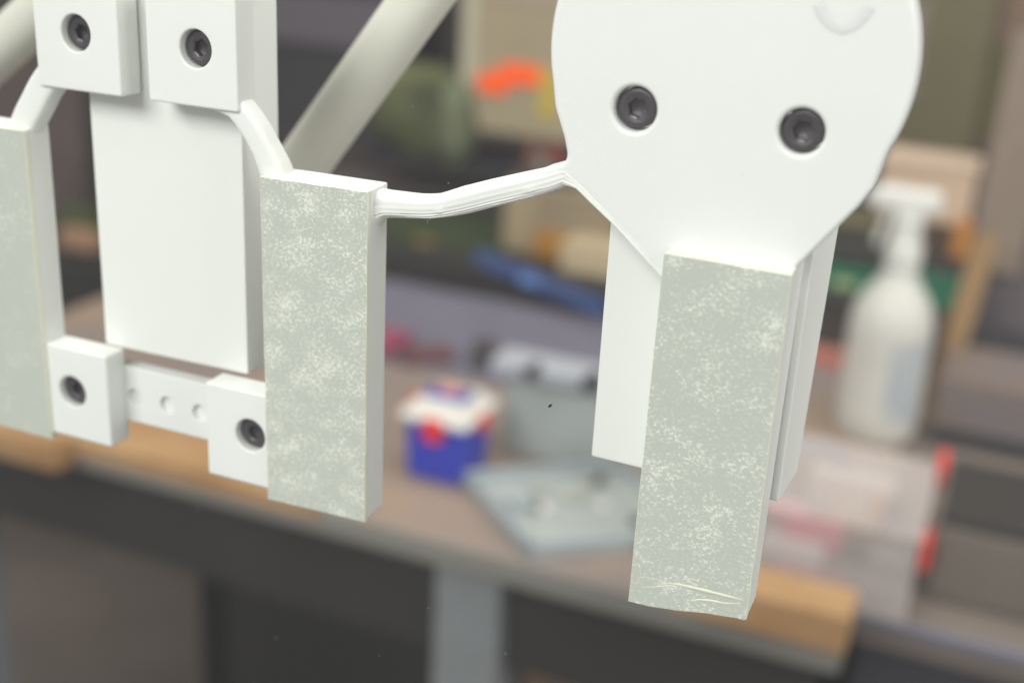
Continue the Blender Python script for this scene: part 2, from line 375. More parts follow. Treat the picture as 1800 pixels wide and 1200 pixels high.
# tubes behind the bracket
PVC = mat('white_tube_plastic', (214, 214, 202), rough=.35, spec=.4, var=.03, scale=12)
def hollow_tube(pa, pb, Y0, Y1, r, label):
    a = Vector(at(*pa, Y0)); b = Vector(at(*pb, Y1)); t = thing('white_tube', W(*a), label, 'tube', 'white tubes behind the bracket')
    bm = bmesh.new(); n = 12; tube(bm, [tuple(a.lerp(b, i / n)) for i in range(n + 1)], r, 40); link('tube_wall', bm, PVC, t, 50)
    bm = bmesh.new(); u = (b - a).normalized()
    tube(bm, [tuple(b - u * 6), tuple(b + u * .5)], r + 1.2, 40); link('end_collar', bm, PVC, t, 50)
hollow_tube((450, 405), (1052, -440), D + 62, D + 62, 6.9, 'white plastic tube slanting up to the right behind the bracket')
hollow_tube((-248, 320), (248, -144), D + 62, D + 62, 6.9, 'white plastic tube crossing the top left corner behind the clamp block')

# ------------------------------------------------------------------ glass
GL = bpy.data.materials.new('window_glass'); GL.use_nodes = True; nt = GL.node_tree; nt.nodes.remove(nt.nodes['Principled BSDF'])
out = nt.nodes['Material Output']; tr = nt.nodes.new('ShaderNodeBsdfTransparent'); tr.inputs[0].default_value = (.988, .991, .986, 1)
gs = nt.nodes.new('ShaderNodeBsdfGlossy'); gs.inputs['Roughness'].default_value = .0; lw = nt.nodes.new('ShaderNodeLayerWeight'); pw = nt.nodes.new('ShaderNodeMath'); pw.operation = 'POWER'; pw.inputs[1].default_value = 5; lw.inputs[0].default_value = .5
nt.links.new(lw.outputs['Facing'], pw.inputs[0]); fr = nt.nodes.new('ShaderNodeMath'); fr.operation = 'MULTIPLY_ADD'; fr.inputs[1].default_value = .95; fr.inputs[2].default_value = .03; nt.links.new(pw.outputs[0], fr.inputs[0])
mx = nt.nodes.new('ShaderNodeMixShader'); nt.links.new(fr.outputs[0], mx.inputs[0]); nt.links.new(tr.outputs[0], mx.inputs[1]); nt.links.new(gs.outputs[0], mx.inputs[2]); df = nt.nodes.new('ShaderNodeBsdfDiffuse'); df.inputs[0].default_value = (.8, .8, .8, 1); m2 = nt.nodes.new('ShaderNodeMixShader')
tc = nt.nodes.new('ShaderNodeTexCoord'); ns = nt.nodes.new('ShaderNodeTexNoise'); ns.inputs['Scale'].default_value = 9; ns.inputs['Detail'].default_value = 3; nt.links.new(tc.outputs['Object'], ns.inputs['Vector'])
mr = nt.nodes.new('ShaderNodeMapRange'); mr.inputs[1].default_value = .3; mr.inputs[2].default_value = .7; mr.inputs[3].default_value = .002; mr.inputs[4].default_value = .011
nt.links.new(ns.outputs['Fac'], mr.inputs[0]); nt.links.new(mr.outputs[0], m2.inputs[0]); nt.links.new(mx.outputs[0], m2.inputs[1]); nt.links.new(df.outputs[0], m2.inputs[2]); nt.links.new(m2.outputs[0], out.inputs[0])   # uneven dust film, put in for the milky reflection veil on the pane
bm = bmesh.new(); boxmm(bm, -520, 260, -5, 0, -430, 190)
tag(link('glass_pane', bm, GL), 'large clear upright glass pane that the white bracket is stuck to', 'glass pane')
DU = mat('dust', (168, 168, 160), rough=.9); DK = mat('dark_dust', (30, 28, 28), rough=.9)
bm = bmesh.new()
def speck(px, py, r, mi=0):
    x, d, z = at(px, py, D - 5.1); c = W(x, d, z)
    mt = Matrix.Translation(c) @ Matrix.Rotation(random.random() * 3, 4, 'Y') @ Matrix.Diagonal((r * MM * random.uniform(.8, 1.8), r * MM * .4, r * MM * .7, 1))
    g = bmesh.ops.create_icosphere(bm, subdivisions=1, radius=1, matrix=mt)
    for v in g['verts']:
        for f in v.link_faces: f.material_index = mi
for p in [(725, 188), (343, 802), (337, 972), (422, 945), (572, 1003), (568, 1085), (753, 1068), (940, 1080), (938, 1056), (889, 1148), (752, 388), (747, 386), (756, 385), (751, 392), (805, 541), (960, 563), (957, 650), (633, 298), (517, 200), (1288, 156), (486, 1120), (667, 1152), (346, 896), (345, 742), (788, 322), (690, 582)]:
    speck(*p, random.uniform(.05, .13))
for i in range(50): speck(random.uniform(100, 1750), random.uniform(20, 1190), random.uniform(.02, .05))
speck(967, 713, .34, 1); speck(1304, 306, .16, 2)
tag(link('dust_specks', bm, [DU, DK, mat('amber_dust', (200, 170, 110))]), 'tiny pale and dark dust specks on the glass', 'dust', kind='stuff')

# ------------------------------------------------------------------ the workbench
TZ = -450
WOOD = mat('bench_top_laminate', (148, 128, 110), rough=.45, c2=(126, 116, 112), scale=9, spec=.35)
PINE = mat('pine_wood', (172, 138, 98), rough=.55, c2=(150, 114, 74), scale=14)
EDGE = mat('bench_edge_trim', (120, 118, 112), rough=.5)
STEEL = mat('painted_steel', (118, 122, 124), rough=.45, var=.05)
SHADE = mat('shade_panel', (29, 27, 25), rough=.6, var=.1, scale=8)  # apron colour, painted to match the shade under the bench
yF = 706 - D
bench = thing('workbench', W(-350, yF + 300, -1170), 'long workbench with tan top and grey post leg behind the glass', 'workbench')
bm = bmesh.new(); boxmm(bm, -900, -45, yF + 4, 1230 - D, TZ - 17, TZ, .8); link('bench_top', bm, WOOD, bench)
bm = bmesh.new(); boxmm(bm, -900, -45, yF, yF + 3.8, TZ - 18, TZ + .5, .6); link('edge_trim', bm, EDGE, bench)
bm = bmesh.new(); boxmm(bm, -900, -60, yF + 30, yF + 42, TZ - 110, TZ - 17.5); link('shade_apron', bm, SHADE, bench)
x0 = at(765, 1010, 720)[0]; x1 = at(880, 1010, 720)[0]
bm = bmesh.new(); boxmm(bm, x0, x1, 720 - D, 766 - D, -1170, TZ - 17.4, 1.5); link('leg', bm, STEEL, bench)
for xx in (-890,):
    bm = bmesh.new(); boxmm(bm, xx, xx + 45, 740 - D, 786 - D, -1170, TZ - 17.4, 1.5); link('leg', bm, STEEL, bench)
for xx in (-890, -95):
    bm = bmesh.new(); boxmm(bm, xx, xx + 45, 1150 - D, 1196 - D, -1170, TZ - 17.4, 1.5); link('leg', bm, STEEL, bench)

side = thing('side_bench', W(200, 900 - D, -1170), 'darker bench set back at the right with pale front edge', 'workbench')
bm = bmesh.new(); boxmm(bm, -44, 700, 764 - D, 1300 - D, TZ - 26, TZ - .5, .8); link('bench_top', bm, mat('side_bench_top', (110, 100, 92), rough=.5, var=.1, scale=8), side)
bm = bmesh.new(); boxmm(bm, -44, 700, 758 - D, 763.8 - D, TZ - 9, TZ - .3, .6); link('edge_trim', bm, mat('lavender_trim', (112, 110, 122), rough=.5), side)
bm = bmesh.new(); boxmm(bm, -40, 700, 775 - D, 790 - D, -1170, TZ - 26.4, 1); link('front_panel', bm, mat('front_panel_navy', (44, 44, 54), rough=.55, var=.1, scale=6), side)

def solid(name, boxes, material, label, cat, parts=(), group=None, smooth=30):
    """a thing of one body mesh plus optional (part name, boxes, material)"""
    b = boxes[0]; base = W((b[0] + b[1]) / 2, (b[2] + b[3]) / 2, b[4])
    if not parts:
        bm = bmesh.new()
        for q in boxes: boxmm(bm, *q)
        return tag(link(name, bm, material, None, smooth, base), label, cat, group)
    t = thing(name, base, label, cat, group)
    bm = bmesh.new()
    for q in boxes: boxmm(bm, *q)
    link('body', bm, material, t, smooth)
    for pn, bx, pm in parts:
        bm = bmesh.new()
        for q in bx: boxmm(bm, *q)
        link(pn, bm, pm, t, smooth)
    return t
def face(p0, p1, Y, deep):       # front rectangle given by two of its corners on the plane Y -> box tuple
    a = at(*p0, Y); b = at(*p1, Y)
    return [min(a[0], b[0]), max(a[0], b[0]), Y - D, Y - D + deep, min(a[2], b[2]), max(a[2], b[2])]

# pine boards on and in front of the bench
xe = onz(560, 905, TZ + 12)[0]
solid('pine_board', [[-860, xe - 14, yF - 3, yF - .4, TZ - 6, TZ + 8, .8], [-860, xe - 14, yF - .3, yF + 90, TZ + .8, TZ + 8, .8]], PINE, 'long orange pine board lying along the front left edge of the workbench', 'board')
solid('wood_block', [[-900, at(96, 800, 680)[0], 680 - D, yF - 3.5, TZ - 12, TZ + 10, 1.2]], PINE, 'pine block jutting out at the left end of the bench front', 'wood block')
a = at(1495, 1088, 668); 
solid('wood_block', [[at(1180, 1040, 668)[0], a[0], 668 - D, yF - 1, a[2] - 26, a[2], 1.2]], PINE, 'pine block at the bench front below the clear plastic box', 'wood block')

# blue box with white lid
BLUE = mat('blue_plastic', (36, 52, 170), rough=.35, spec=.5); LID = mat('cream_lid_plastic', (206, 204, 196), rough=.45); RED = mat('red_plastic', (214, 40, 40), rough=.4)
NAVY = mat('navy_plastic', (44, 60, 150), rough=.4)
bx0, bx1, by0, by1 = -407, -355, 790 - D, 844 - D
t = thing('blue_box', W((bx0 + bx1) / 2, (by0 + by1) / 2, TZ), 'small blue plastic box with rounded white lid and red latch', 'box')
bm = bmesh.new()
hexa(bm, [W(bx0 + 2, by0 + 2, TZ), W(bx1 - 2, by0 + 2, TZ), W(bx1, by0, TZ + 51), W(bx0, by0, TZ + 51), W(bx0 + 2, by1 - 2, TZ), W(bx1 - 2, by1 - 2, TZ), W(bx1, by1, TZ + 51), W(bx0, by1, TZ + 51)], 3 * MM, 3)
link('body', bm, BLUE, t, 40)
bm = bmesh.new(); boxmm(bm, bx0 - 4, bx1 + 4, by0 - 4, by1 + 4, TZ + 49, TZ + 59, 4.5, 3); boxmm(bm, bx0 + 3, bx1 - 3, by0 + 3, by1 - 3, TZ + 58, TZ + 65, 3.2, 3)
lid = link('lid', bm, LID, t, 40)
bm = bmesh.new(); boxmm(bm, bx0 + 8, bx1 - 8, by0 + 17, by1 - 17, TZ + 64.8, TZ + 69, 1.5); link('handle', bm, NAVY, lid, 40)
bm = bmesh.new(); boxmm(bm, bx0 + 17, bx1 - 17, by0 + 22, by1 - 22, TZ + 69, TZ + 71.5, 1); link('handle_grip', bm, mat('pale_red_plastic', (206, 130, 116)), lid, 40)
bm = bmesh.new(); boxmm(bm, bx0 + 19, bx1 - 17, by0 - 7, by0 - 1, TZ + 38, TZ + 57, 1.5); link('latch', bm, RED, t, 40)
bm = bmesh.new(); boxmm(bm, bx1 + 1, bx1 + 7, by0 + 20, by1 - 20, TZ + 42, TZ + 56, 1.5); link('latch', bm, RED, t, 40)
bm = bmesh.new(); boxmm(bm, bx0 - 8, bx0 - 3, by0 + 20, by1 - 18, TZ + 46, TZ + 58, 1.5); link('latch', bm, RED, t, 40)

# grey open case
GREY = mat('grey_case_plastic', (156, 162, 159), rough=.5, var=.06, scale=25); GREY2 = mat('pale_grey_plastic', (150, 160, 164), rough=.45)
KN0 = mat('dark_insert', (78, 80, 76), rough=.6); WHT = mat('white_insert', (214, 208, 206), rough=.6)
GLITTER = mat('grey_case_insides', (136, 138, 126), rough=.6, c2=(186, 184, 172), scale=42)
t = thing('open_case', W(-270, 560, TZ), 'open grey plastic case with upright back and cluttered tray next to the blue box', 'case')
p1 = onz(812, 852, TZ); p2 = onz(930, 985, TZ); p3 = (p2[0] + 112, p2[1] + 62, TZ)
u = Vector((p2[0] - p1[0], p2[1] - p1[1], 0)); v = Vector((108, 84, 0))
def quadbox(bm, o, u, v, z0, z1, bev=1.0):
    P = []
    for z in (z0, z1): pass
    a, b, c, d_ = o, o + u, o + u + v, o + v
    P = [W(a.x, a.y, z0), W(b.x, b.y, z0), W(b.x, b.y, z1), W(a.x, a.y, z1), W(d_.x, d_.y, z0), W(c.x, c.y, z0), W(c.x, c.y, z1), W(d_.x, d_.y, z1)]
    hexa(bm, P, bev * MM, 2)
o0 = Vector((p1[0], p1[1], 0)); un = u.normalized(); vn = v.normalized()
bm = bmesh.new(); quadbox(bm, o0, u, v, TZ + .5, TZ + 4); link('tray', bm, GREY, t, 30)
for q0, uu, vv in ((o0, u, vn * 4), (o0 + v - vn * 4, u, vn * 4), (o0, un * 4, v), (o0 + u - un * 4, un * 4, v)):
    bm = bmesh.new(); quadbox(bm, q0, uu, vv, TZ + 3.5, TZ + 13); link('tray_wall', bm, GREY2, t, 30)
for i in range(9):
    c = o0 + u * random.uniform(.15, .8) + v * random.uniform(.12, .85)
    bm = bmesh.new(); s = random.uniform(8, 17); boxmm(bm, c.x - s / 2, c.x + s / 2, c.y - s * .4, c.y + s * .4, TZ + 4.2, TZ + 4.2 + random.uniform(4, 10), 1.5, rot=random.random() * 3)
    link('compartment', bm, [GLITTER, KN0, WHT, GREY2, KN0, GLITTER, WHT, GLITTER, KN0][i], t, 30)
b = face((893, 632), (1075, 800), 868, 10); b[4] = TZ + 1
bm = bmesh.new(); boxmm(bm, *b, 1.5); up = link('back_panel', bm, GREY, t, 30)
b2 = [b[0] - 10, b[1], b[2] - 14, b[3] + 12, b[5] - 8, b[5] + 3, 1.5]
bm = bmesh.new(); boxmm(bm, *b2); link('top_ledge', bm, mat('pale_ledge', (160, 163, 170), rough=.4), t, 30)
KN = mat('black_rubber', (26, 28, 28), rough=.6)
for px, py, r in ((935, 652, 5.0), (1040, 672, 6.5)):
    q = at(px, py, 850); bm = bmesh.new(); tube(bm, [(q[0], q[1] - 6, q[2]), (q[0], q[1] + 10, q[2])], r, 20); link('knob', bm, KN, t, 40)

# grey mat, pink and dark pieces at the far left of the bench
solid('desk_mat', [[-720, -250, 1000 - D, 1225 - D, TZ + .6, TZ + 4, .8]], mat('mat_rubber', (104, 102, 116), rough=.6, var=.08, scale=12), 'grey violet mat lying across the back of the bench', 'mat')
q = onz(690, 610, TZ + 4)
solid('red_cloth', [[q[0] - 60, q[0] + 12, q[1] - 35, q[1] + 25, TZ + 4.4, TZ + 16, 4]], mat('raspberry_cloth', (132, 60, 84), rough=.9, var=.2), 'folded raspberry red cloth on the grey mat', 'cloth')
q = onz(745, 640, TZ)
solid('wallet', [[q[0] - 26, q[0] + 26, q[1] - 10, q[1] + 22, TZ + .8, TZ + 14, 3, 2, .5]], mat('maroon_leather', (92, 58, 62), rough=.7), 'dark maroon pouch behind the blue box', 'pouch')
q = onz(838, 655, TZ)
solid('black_clip', [[q[0] - 10, q[0] + 16, q[1] - 4, q[1] + 22, TZ + .8, TZ + 30, 3, 2, .4]], mat('charcoal_plastic', (62, 58, 60)), 'charcoal clip standing left of the grey case', 'clip')

# dark shelf rail, blue level and cartons behind the bench
solid('low_rail', [face((600, 440), (1250, 560), 1290, 60)[:4] + [-470, at(1000, 470 + 95, 1290)[2] + 45, 2]], mat('rail_black', (44, 42, 42), rough=.6, var=.15), 'long dark low rail along the back of the bench', 'rail')
a = Vector(at(835, 452, 1240)); b = Vector(at(1060, 548, 1190))
t = thing('blue_level', W(*a), 'blue straight bar resting against the dark rail', 'level')
bm = bmesh.new(); uu = (b - a); quad = [a, b]
n = Vector((uu.x, uu.y, 0)).normalized(); sd = Vector((-n.y, n.x, 0)) * 10
P = [a + Vector((0, 0, -8)), b + Vector((0, 0, -8)), b + Vector((0, 0, 8)), a + Vector((0, 0, 8))]
hexa(bm, [W(*p) for p in P] + [W(*(p + sd)) for p in P], 1.5 * MM, 2); link('bar', bm, mat('blue_anodised', (58, 80, 128), rough=.4), t, 30)
bm = bmesh.new(); c = a.lerp(b, .45) - sd * .02
boxmm(bm, c.x - 12, c.x + 12, c.y - 3, c.y + 8, c.z - 6, c.z + 6, 1.5); link('vial', bm, mat('pale_blue_vial', (84, 120, 178)), t, 30)

def carton(p0, p1, Y, deep, c, label, lid=None, name='carton', cat='carton', group=None, tape=None, extra=()):
    b = face(p0, p1, Y, deep)
    M = mat(name + '_' + str(len(bpy.data.materials)), c, rough=.75, var=.07, scale=10)
    ps = []
    x0, x1, d0, d1, z0, z1 = b
    if lid: ps.append(('lid', [[x0 - 2, x1 + 2, d0 - 2, d1 + 2, z1 + .2, z1 + max(5, (z1 - z0) * .1), 1.5]], mat(name + '_lid' + str(len(bpy.data.materials)), lid, rough=.7)))
    for pn, fx0, fx1, fz0, fz1, cc in extra:
        ps.append((pn, [[x0 + (x1 - x0) * fx0, x0 + (x1 - x0) * fx1, d0 - 2.5, d0 - .3, z0 + (z1 - z0) * fz0, z0 + (z1 - z0) * fz1, .4]], mat(pn + str(len(bpy.data.materials)), cc, rough=.6)))
    return solid(name, [b + [2.0]], M, label, cat, ps, group)
shelf_z = at(900, 300, 1500)[2]
carton((822, -160), (1085, 262), 1500, 160, (150, 138, 112), 'tall beige carton with bright orange label behind the bench', lid=(128, 116, 92),
       extra=(('side_strip', 0.0, .09, 0.02, .98, (170, 164, 142)), ('upper_panel', .12, .98, .62, .98, (158, 142, 126)), ('yellow_tag', .50, .62, .10, .32, (176, 156, 66))))
# orange label in two overlapping pieces, stuck on the carton
t = bpy.data.objects['carton']
OR = mat('orange_label', (255, 92, 20), rough=.5); OR.node_tree.nodes['Principled BSDF'].inputs['Specular IOR Level'].default_value = .2
for (p0, p1, dd) in (((842, 126), (892, 166), 1496.0), ((880, 110), (948, 152), 1496.9)):
    b = face(p0, p1, dd, .6); bm = bmesh.new(); boxmm(bm, *b); link('orange_label', bm, OR, t)
carton((890, 322), (1075, 475), 1400, 120, (136, 122, 98), 'tan carton with amber patch behind the blue bar', name='tan_carton', extra=(('amber_patch', .28, .62, .02, .42, (168, 118, 44)), ('pale_flap', .0, .3, .1, .9, (150, 134, 106))))
carton((985, 438), (1100, 545), 1345, 60, (188, 170, 138), 'cream envelope box leaning in front of the tan carton', name='cream_box', lid=(176, 160, 130))
carton((676, 368), (886, 462), 1450, 120, (62, 74, 44), 'dark green case low behind the curved arm', name='green_case', cat='case', extra=(('brass_catch', .28, .42, .05, .35, (140, 112, 58)),), lid=(50, 58, 40))
carton((640, 268), (905, 320), 1480, 140, (34, 32, 38), 'flat black box below the olive bag', name='black_box', cat='box', lid=(40, 38, 46))
carton((560, 318), (900, 372), 1500, 120, (84, 76, 76), 'brownish grey flat carton under the black box', name='grey_carton', cat='box', lid=(92, 84, 84))
# olive cloth bag: lumpy body
def blob(name, c, r, material, label, cat, seed, rough=.18):
    bm = bmesh.new(); bmesh.ops.create_icosphere(bm, subdivisions=4, radius=1)
    C = W(*c)
    for v in bm.verts:
        n = v.co.normalized(); s = 1 + rough * noise.noise(n * 1.6 + Vector((seed, 0, 0))) + rough * .5 * noise.noise(n * 4 + Vector((0, seed, 0)))
        e = Vector([math.copysign(abs(x) ** .7, x) for x in n]); v.co = Vector((C.x + e.x * r[0] * MM * s, C.y + e.y * r[1] * MM * s, C.z + e.z * r[2] * MM * s))
    return tag(link(name, bm, material, None, 180, C), label, cat)
OL = mat('olive_canvas', (92, 96, 60), rough=.9, c2=(62, 66, 46), scale=14)
q = at(752, 190, 1520); blob('olive_bag', q, (76, 50, 62), OL, 'lumpy olive canvas bag left of the beige carton', 'bag', 2.0)
q = at(805, 215, 1490); blob('green_pouch', q, (20, 30, 56), mat('sage_canvas', (96, 102, 78), rough=.9), 'slim sage green pouch between olive bag and beige carton', 'pouch', 5.0)
# dark cabinet behind the tubes
b = face((380, -200), (690, 262), 1560, 160)
solid('dark_cabinet', [b + [3]], mat('cabinet_black', (44, 42, 46), rough=.6, var=.15, scale=4), 'tall black cabinet seen between the white tube and clamp block', 'cabinet',
      [('grey_drawer', [[b[0] + 6, b[1] - 6, b[2] - 6, b[2] - .3, at(560, 78, 1560)[2], at(560, -10, 1560)[2], 2]], mat('drawer_grey', (84, 78, 86), rough=.6))])
b = face((-120, 60), (170, 480), 1560, 160)
solid('dark_cabinet', [b + [3]], mat('cabinet_brown', (74, 66, 64), rough=.6, c2=(54, 52, 48), scale=5), 'brown-black cabinet seen in the gap left of the wide back plate', 'cabinet',
      [('door', [[b[0] + 6, b[1] - 6, b[2] - 6, b[2] - .3, b[4] + 8, b[5] - 8, 2]], mat('door_brown', (96, 82, 80), rough=.6, c2=(68, 64, 60), scale=6))])
q = at(135, 395, 1500); solid('small_green_tin', [[q[0] - 32, q[0] + 36, q[1], q[1] + 30, q[2] - 14, q[2] + 22, 2]], mat('tin_green', (70, 82, 48)), 'dark green tin in the gap left of the wide back plate', 'tin')
q = at(138, 425, 1420); solid('tan_packet', [[q[0] - 40, q[0] + 30, q[1], q[1] + 30, q[2] - 14, q[2] + 14, 3]], mat('packet_tan', (158, 124, 98)), 'tan paper packet under the dark green tin', 'packet')
b = face((60, 452), (260, 640), 1380, 60)
solid('black_case', [b + [3]], mat('case_black', (40, 40, 40), rough=.6, var=.2, scale=20), 'black case low in the gap left of the wide back plate', 'case', [('bronze_clasp', [[(b[0] + b[1]) / 2 - 14, (b[0] + b[1]) / 2 + 6, b[2] - 3, b[2] - .3, b[4] + 50, b[4] + 68, 1]], mat('bronze', (96, 82, 58)))])
# small red items behind the arm root
for i, (px, py, c, lb) in enumerate([(938, 268, (124, 76, 62), 'pale red bottle cap standing left of the vivid one behind the plate'), (975, 270, (132, 54, 42), 'vivid red bottle cap beside the edge of the round plate'), (952, 288, (110, 116, 106), 'greyish green cap in front of two red caps')]):
    q = at(px, py, 1440 - i * 12); bm = bmesh.new(); lathe(bm, q[0], q[1], [(7, q[2] - 14), (8, q[2] - 13), (8, q[2] + 8), (7.5, q[2] + 10), (4, q[2] + 11)], 24)
    tag(link('bottle_cap', bm, mat('cap%d' % i, c), None, 40, W(q[0], q[1], q[2] - 14)), lb, 'bottle cap', 'caps behind the round plate')
b = face((905, 292), (1010, 326), 1425, 60); solid('cap_tray', [b + [2]], mat('tray_brown', (84, 66, 60)), 'brown tray carrying the bottle caps', 'tray')

# ------------------------------------------------------------------ spray bottle
t = thing('spray_bottle', W(-64, 1075 - D, TZ), 'translucent white spray bottle with white trigger head and blue label', 'bottle')
BO = mat('bottle_plastic', (224, 222, 214), rough=.45, spec=.5, var=.04, scale=8, sss=0)
bm = bmesh.new(); bc = -74; bd = 1075 - D
lathe(bm, bc, bd, [(31, TZ + .6), (35, TZ + 5), (36, TZ + 30), (36, -352), (35, -336), (30, -322), (22, -310), (16, -300), (13, -292), (13, -286)], 40); link('body', bm, BO, t, 50)
nt = BO.node_tree; tr = nt.nodes.new('ShaderNodeBsdfTransparent'); mx = nt.nodes.new('ShaderNodeMixShader'); mx.inputs[0].default_value = .62; nt.links.new(tr.outputs[0], mx.inputs[1]); nt.links.new(nt.nodes['Principled BSDF'].outputs[0], mx.inputs[2]); nt.links.new(mx.outputs[0], nt.nodes['Material Output'].inputs[0])
bm = bmesh.new(); lathe(bm, bc, bd, [(15, -292), (15.5, -290), (15.5, -272), (14, -270), (10, -268)], 32); link('neck_collar', bm, mat('collar_white', (206, 206, 200), rough=.4), t, 40)
WH = mat('trigger_white', (206, 206, 200), rough=.35)
bm = bmesh.new(); boxmm(bm, bc - 12, bc + 12, bd - 11, bd + 11, -270, -238, 4, 3); boxmm(bm, bc - 32, bc + 24, bd - 10, bd + 10, -244, -224, 5, 3); link('trigger_head', bm, WH, t, 40)
bm = bmesh.new(); boxmm(bm, bc - 38, bc - 31, bd - 6, bd + 6, -241, -228, 2); link('nozzle', bm, WH, t, 40)
bm = bmesh.new(); boxmm(bm, bc - 27, bc - 21, bd - 5, bd + 5, -276, -240, 2, rot=0, tilt=('Y', .22)); link('trigger', bm, WH, t, 40)
bm = bmesh.new()
a0, a1 = math.radians(-78), math.radians(-25); n = 10
vb = [bm.verts.new(W(bc + 36.4 * math.cos(a0 + (a1 - a0) * k / n), bd + 36.4 * math.sin(a0 + (a1 - a0) * k / n), -425)) for k in range(n + 1)]
vt = [bm.verts.new(W(bc + 36.4 * math.cos(a0 + (a1 - a0) * k / n), bd + 36.4 * math.sin(a0 + (a1 - a0) * k / n), -352)) for k in range(n + 1)]
for k in range(n): bm.faces.new((vb[k], vb[k + 1], vt[k + 1], vt[k]))
link('label', bm, mat('blue_label', (156, 164, 174), rough=.5, c2=(178, 180, 176), scale=50), t, 60)
# boxes round the bottle
carton((1552, 282), (1700, 400), 1300, 60, (184, 160, 138), 'pale tan box standing behind the spray bottle head', name='tan_box', cat='box', lid=(190, 168, 148))
carton((1420, 388), (1580, 475), 1280, 60, (58, 56, 52), 'charcoal case left of the spray bottle neck', name='charcoal_case', cat='case', lid=(96, 90, 66))
carton((1400, 470), (1712, 552), 1262, 50, (40, 112, 82), 'green flat box behind the spray bottle shoulders', name='green_box', cat='box', lid=(34, 92, 70), extra=(('pale_sticker', .22, .34, .3, .8, (148, 160, 120)),))
carton((1380, 552), (1660, 620), 1258, 40, (62, 54, 46), 'dark brown flat box below the green box', name='brown_box', cat='box')
carton((1395, 612), (1500, 690), 1230, 30, (158, 108, 92), 'reddish packet left of the spray bottle', name='red_packet', cat='packet', extra=(('red_flash', .3, .75, .25, .85, (190, 70, 58)),))
carton((1330, 690), (1530, 790), 1190, 30, (150, 128, 98), 'tan packet left of the spray bottle foot', name='tan_packet', cat='packet')
a = Vector(at(1628, 770, 1150)); b = Vector(at(1735, 415, 1190))
bm = bmesh.new(); dx = (b - a).normalized(); sdv = Vector((11, 0, 2))
P = [a - sdv, a + sdv, b + sdv, b - sdv]
hexa(bm, [W(*p) for p in P] + [W(*(p + Vector((0, 6, 0)))) for p in P], .8 * MM, 2)
tag(link('wooden_stick', bm, mat('stick_wood', (140, 112, 76), rough=.6, var=.1, scale=30), None, 30, W(*a)), 'flat tan wooden stick leaning right of the spray bottle', 'stick')
# things at the right edge
carton((1690, -200), (2060, 300), 1650, 120, (118, 98, 84), 'large brown carton in the top right corner', name='brown_carton', extra=(('olive_band', .0, .5, .05, .42, (96, 90, 64)),))
carton((1615, -200), (1700, 300), 1600, 80, (96, 90, 66), 'olive board standing beside the round plate', name='olive_board', cat='board', extra=(('grey_edge', .0, .3, .25, .6, (118, 106, 104)),))
carton((1640, 300), (1800, 470), 1560, 100, (114, 96, 80), 'brown carton behind the leaning pale slat', name='small_brown_carton')
a = Vector(at(1745, 480, 1300)); b = Vector(at(1835, 60, 1300)); sdv = Vector((26, 0, 0))
bm = bmesh.new(); P = [a - sdv, a + sdv, b + sdv, b - sdv]; hexa(bm, [W(*p) for p in P] + [W(*(p + Vector((0, 10, 0)))) for p in P], 1 * MM, 2)
tag(link('leaning_board', bm, mat('slat_grey', (128, 114, 102), rough=.7, var=.08), None, 30, W(*a)), 'wide greyish board leaning at the right edge', 'board')
carton((1756, 200), (2000, 560), 1400, 80, (44, 28, 30), 'dark maroon panel at the right edge', name='maroon_panel', cat='panel')
carton((1705, 400), (1990, 640), 1320, 60, (104, 96, 100), 'grey violet sleeve box right of the wooden stick', name='violet_box', cat='box', lid=(112, 102, 106))
q = at(1690, 412, 1260); solid('amber_spool', [[q[0] - 8, q[0] + 9, q[1], q[1] + 14, q[2] - 26, q[2] + 14, 3]], mat('amber_plastic', (172, 116, 56)), 'small amber holder above the wooden stick', 'holder')
b = face((1655, 592), (2000, 650), 1180, 60); b[4] -= 6
solid('black_strip', [b + [2]], mat('strip_black', (46, 46, 50), rough=.5), 'black strip case under the grey violet box', 'case')
b = face((1652, 662), (2000, 900), 1080, 120); b[4] = TZ + .6
solid('grey_brown_carton', [b + [3]], mat('carton_grey_brown', (112, 96, 84), rough=.7, c2=(104, 102, 112), scale=9), 'grey brown carton on the bench at the right edge', 'carton', [('dark_foot', [[b[0] + 2, b[1], b[2] - 4, b[2] - .4, b[4], b[4] + 16, 1]], mat('foot_dark', (46, 44, 48)))])
b = face((1655, 905), (2000, 1085), 800, 100); b[4] = TZ + .6
b[5] = at(1700, 935, 800)[2]
solid('flat_drawer_unit', [b + [3]], mat('drawer_taupe', (112, 102, 94), rough=.6, c2=(98, 92, 84), scale=9), 'flat taupe drawer unit at the bench front right', 'drawer unit', [('dark_top', [[b[0], b[1], b[2] + 2, b[3], b[5] + .3, b[5] + 9, 1.5]], mat('unit_top', (46, 42, 40)))])

# ------------------------------------------------------------------ clear plastic box with red clips
CL = bpy.data.materials.new('clear_plastic'); CL.use_nodes = True; nt = CL.node_tree; pb = nt.nodes['Principled BSDF']; pb.inputs['Base Color'].default_value = lin((214, 204, 200)); pb.inputs['Roughness'].default_value = .3
tr = nt.nodes.new('ShaderNodeBsdfTransparent'); mx = nt.nodes.new('ShaderNodeMixShader'); mx.inputs[0].default_value = .30; nt.links.new(tr.outputs[0], mx.inputs[1]); nt.links.new(pb.outputs[0], mx.inputs[2]); nt.links.new(mx.outputs[0], nt.nodes['Material Output'].inputs[0])
X0, X1, Y0, Y1, Z1 = -190, -12, 757 - D, 884 - D, -388
t = thing('clear_box', W((X0 + X1) / 2, (Y0 + Y1) / 2, TZ), 'clear plastic organiser box with two red clips on its right side', 'box')
bm = bmesh.new(); boxmm(bm, X0, X1, Y0, Y1, TZ + .6, TZ + 3, .8); link('base', bm, CL, t, 30)
